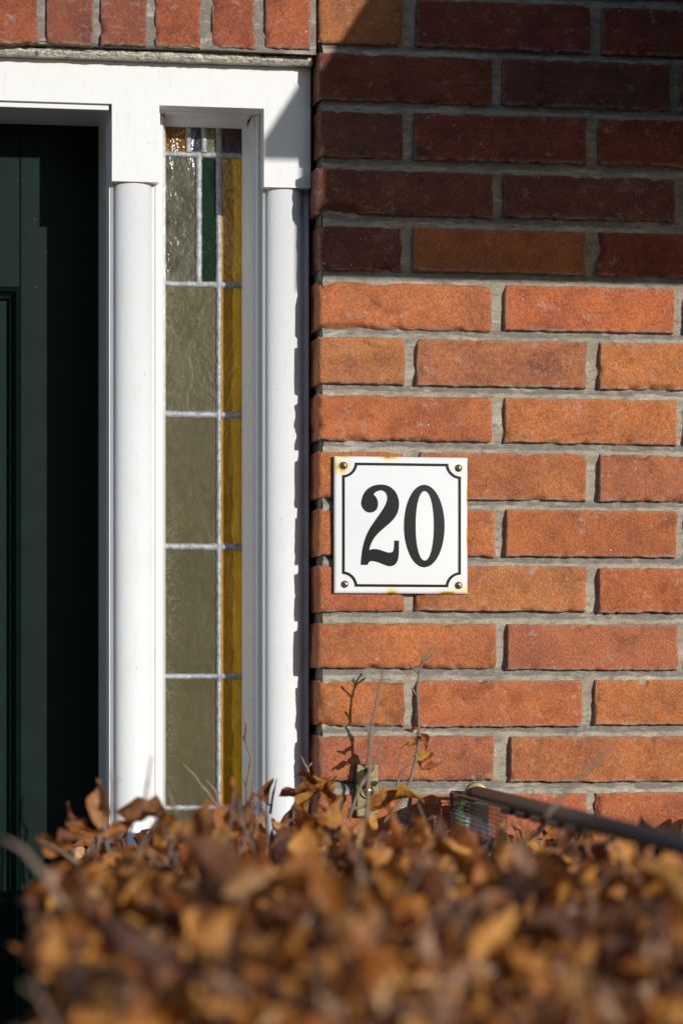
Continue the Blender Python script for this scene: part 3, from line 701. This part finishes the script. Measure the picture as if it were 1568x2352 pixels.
def leaf_template(sd):
    r = np.random.default_rng(sd); u = np.linspace(0, 1, NU)[:, None]; v = np.linspace(-1, 1, NV)[None, :]
    wd = np.sin(np.pi*np.clip(u, 0, 1)**.82)**.85*.285*(1-.25*u)
    wd = wd*(1+.10*np.sin(u*28+r.random()*6))
    x = u+0*v; yv = v*wd
    fold, bend, tw_, wav = r.uniform(.2, 1.6), r.uniform(-1.3, 1.3), r.uniform(-2.2, 2.2), r.uniform(.04, .13)
    zf_ = fold*np.abs(v)**1.3*wd*.9+bend*(u-.5)**2+wav*np.sin(u*11+v*3+r.random()*6)*np.abs(v)
    ang = tw_*(u-.4); y2 = yv*np.cos(ang)-zf_*np.sin(ang); z2 = yv*np.sin(ang)+zf_*np.cos(ang)
    if r.random() < .5:   # rolled edge
        k = np.clip(v, 0, 1)**2*r.uniform(.1, .3); y2 = y2-k*wd; z2 = z2+k*wd*1.6
    return np.stack([x-.0, y2, z2], -1).reshape(-1, 3)
TPL = np.stack([leaf_template(i) for i in range(24)])
li = np.arange(NU*NV).reshape(NU, NV); LF = np.stack([li[:-1, :-1], li[1:, :-1], li[1:, 1:], li[:-1, 1:]], -1).reshape(-1, 4)
def rotmats(n):
    q = rng.normal(size=(n, 4)); q /= np.linalg.norm(q, axis=1)[:, None]; w_, x, y, z = q.T
    return np.stack([np.stack([1-2*(y*y+z*z), 2*(x*y-z*w_), 2*(x*z+y*w_)], -1), np.stack([2*(x*y+z*w_), 1-2*(x*x+z*z), 2*(y*z-x*w_)], -1), np.stack([2*(x*z-y*w_), 2*(y*z+x*w_), 1-2*(x*x+y*y)], -1)], 1)
def leafcol(n):
    pal_ = np.array([(.60, .265, .060), (.66, .33, .085), (.46, .175, .048), (.76, .46, .22), (.25, .105, .05), (.50, .30, .20), (.14, .062, .040)])
    c = pal_[rng.choice(7, n, p=[.22, .10, .20, .05, .20, .09, .14])]
    return c*rng.normal(1, .12, (n, 1))
def leaves(pos, size, R=None, name='foliage', parent=None, col=None):
    n = len(pos)
    if R is None:
        R, R2 = rotmats(n), rotmats(n); sd_ = -np.array(sdir)
        pick = (np.abs(R2[:, :, 2] @ sd_) > np.abs(R[:, :, 2] @ sd_)) & (rng.random(n) < .8); R[pick] = R2[pick]
    T = TPL[rng.integers(0, 24, n)]
    V = np.einsum('nij,nkj->nki', R, T*size[:, None, None]*np.stack([np.ones(n), rng.uniform(.65, 1.15, n), rng.uniform(.8, 1.5, n)], -1)[:, None, :])+pos[:, None, :]
    F = (LF[None]+(np.arange(n)*NU*NV)[:, None, None]).reshape(-1, 4)
    c = leafcol(n) if col is None else col
    C = np.ones((n, NU*NV, 4)); C[:, :, :3] = c[:, None, :]
    return np_obj(name, V.reshape(-1, 3), F, LM, parent, True, {'tint': ('FLOAT_COLOR', C.reshape(-1, 4))})
# hedge outline: t is the distance in front of the wall
def topz(x, t):
    base = CAMZ-np.interp(t, [0, .1, .5, 1.0, 1.5, 1.8, 2.1], [.174, .166, .157, .157, .186, .245, .40])
    mid = .017*np.exp(-((x-.41)/.10)**2)*np.clip(1.8-t/.5, 0, 1)-.020*np.exp(-((x-.58)/.09)**2)*np.clip(1.6-t/.35, 0, 1)*(t < .6)
    return base+mid+.026*fbm(x*8, t*7, 0*x, 81)-.018*np.clip((x-.56)/.25, 0, 1)*(t < .8)
def leftx(t): return np.interp(t, [.05, .4, 1.0, 1.5, 2.1], [X(215, -.05/S), X(200, -.4/S), X(140, -1.0/S), X(160, -1.5/S), X(215, -2.0/S)])
n = 24500
t = rng.uniform(.07, 2.05, n); x = leftx(t)+rng.uniform(0, 1, n)**1.0*(1.35-leftx(t)*.6)
dep = rng.exponential(.058, n)-.012+.11*np.clip(fbm(x*13, t*13, 0*x, 91)-.02, 0, 1)
p = np.stack([x+rng.normal(0, .01, n), -t, topz(x, t)-dep], -1)
m_ = (~((x > .50) & (x < 1.0) & (t < 1.2) & (rng.random(n) < .0)))
n2_ = 6000; t2 = rng.uniform(.07, 2.05, n2_); x2 = leftx(t2)+rng.exponential(.05, n2_); z2 = topz(x2, t2)-rng.uniform(0, .75, n2_)
p2 = np.stack([x2, -t2, z2], -1)
n3_ = 5000; x3 = rng.uniform(leftx(2.0), 1.2, n3_); t3 = 2.06-rng.exponential(.05, n3_); p3 = np.stack([x3, -t3, CAMZ-rng.uniform(.35, 1.1, n3_)], -1)
pp = np.concatenate([p[m_], p2, p3])
# keep leaves out of the basket
ins = (pp[:, 0] > .50) & (-pp[:, 1] < 1.35) & (pp[:, 2] > zr0-.012)
pp = pp[~ins]
leaves(pp, np.clip(rng.lognormal(math.log(.0275), .36, len(pp)), .013, .060), name='foliage', parent=hedge)
# stems inside the hedge
mb = MB()
for k in range(620):
    tt = random.uniform(.1, 1.95); xx = float(leftx(tt))+random.uniform(.01, 1.2); zt_ = float(topz(np.array([xx]), np.array([tt]))[0])
    p0 = Vector((xx+random.uniform(-.1, .1), -tt+random.uniform(-.1, .1), zt_-.35)); p1 = Vector((xx, -tt, zt_+random.uniform(-.03, .022)))
    md = p0.lerp(p1, .5)+Vector((random.uniform(-.03, .03), random.uniform(-.03, .03), 0)); mb.tube([p0, md, p1], [.0030, .0020, .0008], 5)
for k in range(26):
    tt = random.uniform(.15, 1.9); xx = float(leftx(tt))+.1+random.uniform(.0, 1.1); mb.tube([(xx, -tt, 0), (xx+.02, -tt, .5), (xx-.02, -tt+.02, 1.1)], [.012, .009, .005], 7)
for k in range(120):
    tt = random.uniform(.12, 1.7); xx = float(leftx(tt))+random.uniform(.0, .95); zt_ = float(topz(np.array([xx]), np.array([tt]))[0])
    ln = random.uniform(.025, .075)*(1 if tt > .25 else .6); dx_, dy_ = random.uniform(-.5, .5), random.uniform(-.5, .5); p0 = Vector((xx, -tt, zt_-.05)); d_ = Vector((dx_, dy_, 1)).normalized()
    pts_ = [p0]
    for j in range(5): pts_.append(pts_[-1]+(d_+Vector((random.uniform(-.25, .25), random.uniform(-.25, .25), 0)))*(ln+.05)/5)
    mb.tube(pts_, [.0019, .0017, .0015, .0012, .0010, .0006], 6)
    for j in (2, 3, 4):
        q_ = pts_[j]; e_ = Vector((random.uniform(-1, 1), random.uniform(-1, 1), .9)).normalized(); L_ = random.uniform(.007, .022); mb.tube([q_, q_+e_*L_*.5, q_+e_*L_*.75, q_+e_*L_], [.0009, .0008, .0013, .0003], 5)
mb.build('branches', TW, hedge)
# single twigs that stick out
def twig(pts, t, r0, lvs=(), buds=(), dt=0.0):
    """pts photo positions on a plane t metres in front of the wall; lvs (px,py,len px,angle deg,roll)"""
    W_ = [P(a, b, -(t+dt*i)/S) for i, (a, b) in enumerate(pts)]
    sm = []
    for i in range(len(W_)-1):
        for k in range(4): sm.append(W_[i].lerp(W_[i+1], k/4)+Vector((random.uniform(-1, 1), random.uniform(-1, 1), 0))*r0*.25)
    sm.append(W_[-1]); nn_ = len(sm)
    mb = MB(); mb.tube(sm, [r0*(1-.6*i/(nn_-1))*(1.25 if i % 4 == 0 and i else 1) for i in range(nn_)], 7)
    for (a, b, a2, b2) in buds:
        q0, q1 = P(a, b, -t/S), P(a2, b2, -t/S); mb.tube([q0, q0.lerp(q1, .5), q0.lerp(q1, .75), q1], [r0*.45, r0*.40, r0*.62, r0*.1], 6)
    tw = mb.build('twig', TW, hedge)
    for (a, b, ln, an, roll, cc) in lvs:
        p_ = P(a, b, -t/S); an = math.radians(an); d_ = Vector((math.cos(an), random.uniform(-.3, .3), math.sin(an))).normalized()
        nrm = Vector((math.sin(roll)*-d_.z, -math.cos(roll), math.sin(roll)*d_.x)).normalized(); b_ = nrm.cross(d_).normalized(); nrm = d_.cross(b_)
        R = np.array([[d_[i], b_[i], nrm[i]] for i in range(3)])[None]
        o = leaves(np.array([p_]), np.array([ln*S]), R, 'leaf', None, np.array([cc])); o.parent = tw
    return tw
OC, BC, YC = (.42, .16, .035), (.26, .10, .035), (.50, .27, .06)
twig([(880,1890),(925,1835),(943,1790),(955,1745),(962,1700),(960,1640),(957,1590),(962,1545),(972,1520),(992,1490)], .105, .0022,
     [(962,1665,36,205,.9,BC),(963,1680,45,-65,.5,BC),(960,1630,34,-100,1.2,OC),(955,1700,44,200,.3,YC),(962,1762,52,50,.6,YC),(968,1770,48,20,.4,OC),(958,1690,26,240,.7,BC)],
     [(960,1548,935,1520),(968,1525,972,1500),(972,1520,1000,1500),(957,1600,945,1580)])
twig([(905,1835),(918,1780),(950,1740)], .13, .0017, [], [(950,1740,962,1722)])
twig([(842,1890),(846,1800),(850,1690),(856,1650),(868,1600),(880,1540)], .42, .0022, [], [(850,1690,838,1672),(868,1600,874,1570)])
twig([(800,1880),(830,1800),(860,1756),(872,1720)], .30, .0018, [], [(860,1756,876,1740)])
twig([(570,1870),(567,1800),(575,1760),(577,1740),(563,1700),(563,1658)], .22, .0019, [], [(575,1745,582,1728),(565,1810,556,1785),(563,1700,555,1690)])
twig([(588,1860),(582,1810),(585,1780)], .22, .0015)
twig([(505,1860),(470,1815),(440,1775),(418,1755)], .30, .0020, [], [(440,1775,428,1770)])
twig([(510,1870),(492,1815),(470,1790)], .26, .0020)
twig([(330,1860),(338,1800),(348,1738)], .70, .0016)
twig([(262,1860),(262,1800),(252,1772)], .75, .0016, [], [(262,1800,275,1785)])
twig([(405,1870),(390,1830),(382,1805)], .5, .0017)
twig([(150,2085),(100,2010),(50,1950),(8,1928)], 1.25, .0026, [], [])
twig([(700,1870),(712,1800),(706,1765),(690,1738)], .16, .0022, [(700,1790,45,225,.5,YC)], [(706,1765,716,1752)])
twig([(620,1870),(628,1820),(636,1790)], .2, .0015, [(612,1850,60,78,1.1,BC),(640,1830,70,8,1.1,BC)])
twig([(1250,1880),(1300,1820),(1350,1765),(1400,1720),(1418,1690)], .85, .0018, [], [(1350,1765,1385,1745)])
twig([(800,1860),(850,1850),(900,1838)], .25, .002, [(855,1850,110,14,.9,YC),(840,1862,90,28,.4,OC),(700,1830,80,20,.6,YC),(745,1800,66,160,.3,BC),(690,1870,70,60,.8,YC),(760,1850,60,100,.2,OC)])
twig([(250,1960),(240,1900),(235,1850)], .5, .002, [(215,1905,95,75,.15,(.48,.24,.10)),(268,1868,115,-6,.5,(.26,.11,.04)),(235,1930,80,30,.3,OC),(200,1900,60,140,.6,BC)])
twig([(180,1985),(130,1950),(90,1930)], .62, .002, [(160,1960,75,155,.5,OC),(130,1945,60,20,1.0,BC)])
twig([(480,2010),(480,1950),(470,1890)], 1.0, .0028, [(470,1980,105,82,.9,(.42,.19,.05))])
twig([(640,2180),(700,2120),(740,2060)], 1.3, .003, [(610,2020,125,-28,.9,(.44,.18,.05)),(880,2070,95,-40,.9,OC),(500,2060,100,10,.4,(.5,.3,.14))])
# ------------------------------------------------------------------ oriel bay up to the right, out of frame: it throws the big shadow
bay = thing('oriel_bay', 'projecting brown oriel bay with sloping slate roof, high on the house wall', 'bay window', (XC+1.4, -.4, 2.2))
tb = .80
Wp = P(740, 634, 0); bxL = Wp.x+SX*tb; bzB = Wp.z+SV*tb
BB = mat('bay_cladding', (.14, .07, .045), .8)
mb = MB(); te = .92; We = P(652, 335, 0); ex, ez_ = We.x+SX*te, We.z+SV*te
fas = .022
Wd0, Wd1 = P(655, 292, 0), P(843, 0, 0)
dt_ = (Wd1.x-Wd0.x)/SX; slope = ((Wd1.z-Wd0.z)-SV*dt_)/dt_
zlo = ez_; zhi = Wd0.z+SV*te
mb = MB(); ztopw = zhi+slope*te
bm0 = MB(); zb0 = Z(185)+SV*tb; bm0.prism([(-tb, bzB), (-.001, bzB), (-.001, zb0+slope*tb), (-tb, zb0)], bxL, bxL+1.6, 'x'); bm0.build('bay_wall', BB, bay)
mb.prism([(-te, zlo), (-.001, zlo+slope*te), (-.001, ztopw), (-te, zhi)], ex, ex+2.2, 'x'); mb.build('sloping_roof', mat('slate', (.05, .05, .055), .7), bay)
mb = MB(); mb.box(ex, ex+2.2, -te, -te+.03, zlo, zhi-.0005); mb.build('fascia_board', WP, bay)
mb = MB(); mb.box(bxL+.25, bxL+1.35, -tb-.02, -tb-.0005, bzB+.05, zb0-.02); wf = mb.build('window', WP, bay)
mb = MB(); mb.box(bxL+.30, bxL+1.30, -tb-.024, -tb-.0205, bzB+.08, zb0-.05); mb.build('pane', mat('dark_glass', (.02, .02, .025), .05), wf)
# ------------------------------------------------------------------ house across the street (behind the viewer)
opp = thing('opposite_house', 'dark brick terraced house with white windows across the street', 'house', (-6, -16, 0))
OB = mat('dark_brick', (.10, .055, .04), .9)
mb = MB(); mb.box(-17, 3.0, -24, -16, 0, 4.4); mb.build('facade', OB, opp)
mb = MB(); mb.prism([(-24.4, 4.4005), (-15.6, 4.4005), (-20, 6.8)], -17.2, 3.2, 'x'); mb.build('roof', mat('tiles', (.07, .035, .03), .8), opp)
for fx in range(6):
    for fz in (.8,):
        x_ = -16+fx*3.2; mb = MB(); mb.box(x_, x_+1.5, -15.97, -15.9, fz, fz+1.6); wo = mb.build('window', WP, opp)
        mb = MB(); mb.box(x_+.1, x_+1.4, -15.895, -15.885, fz+.1, fz+1.5); mb.build('pane', mat('house_glass', (.02, .025, .03), .05), wo)
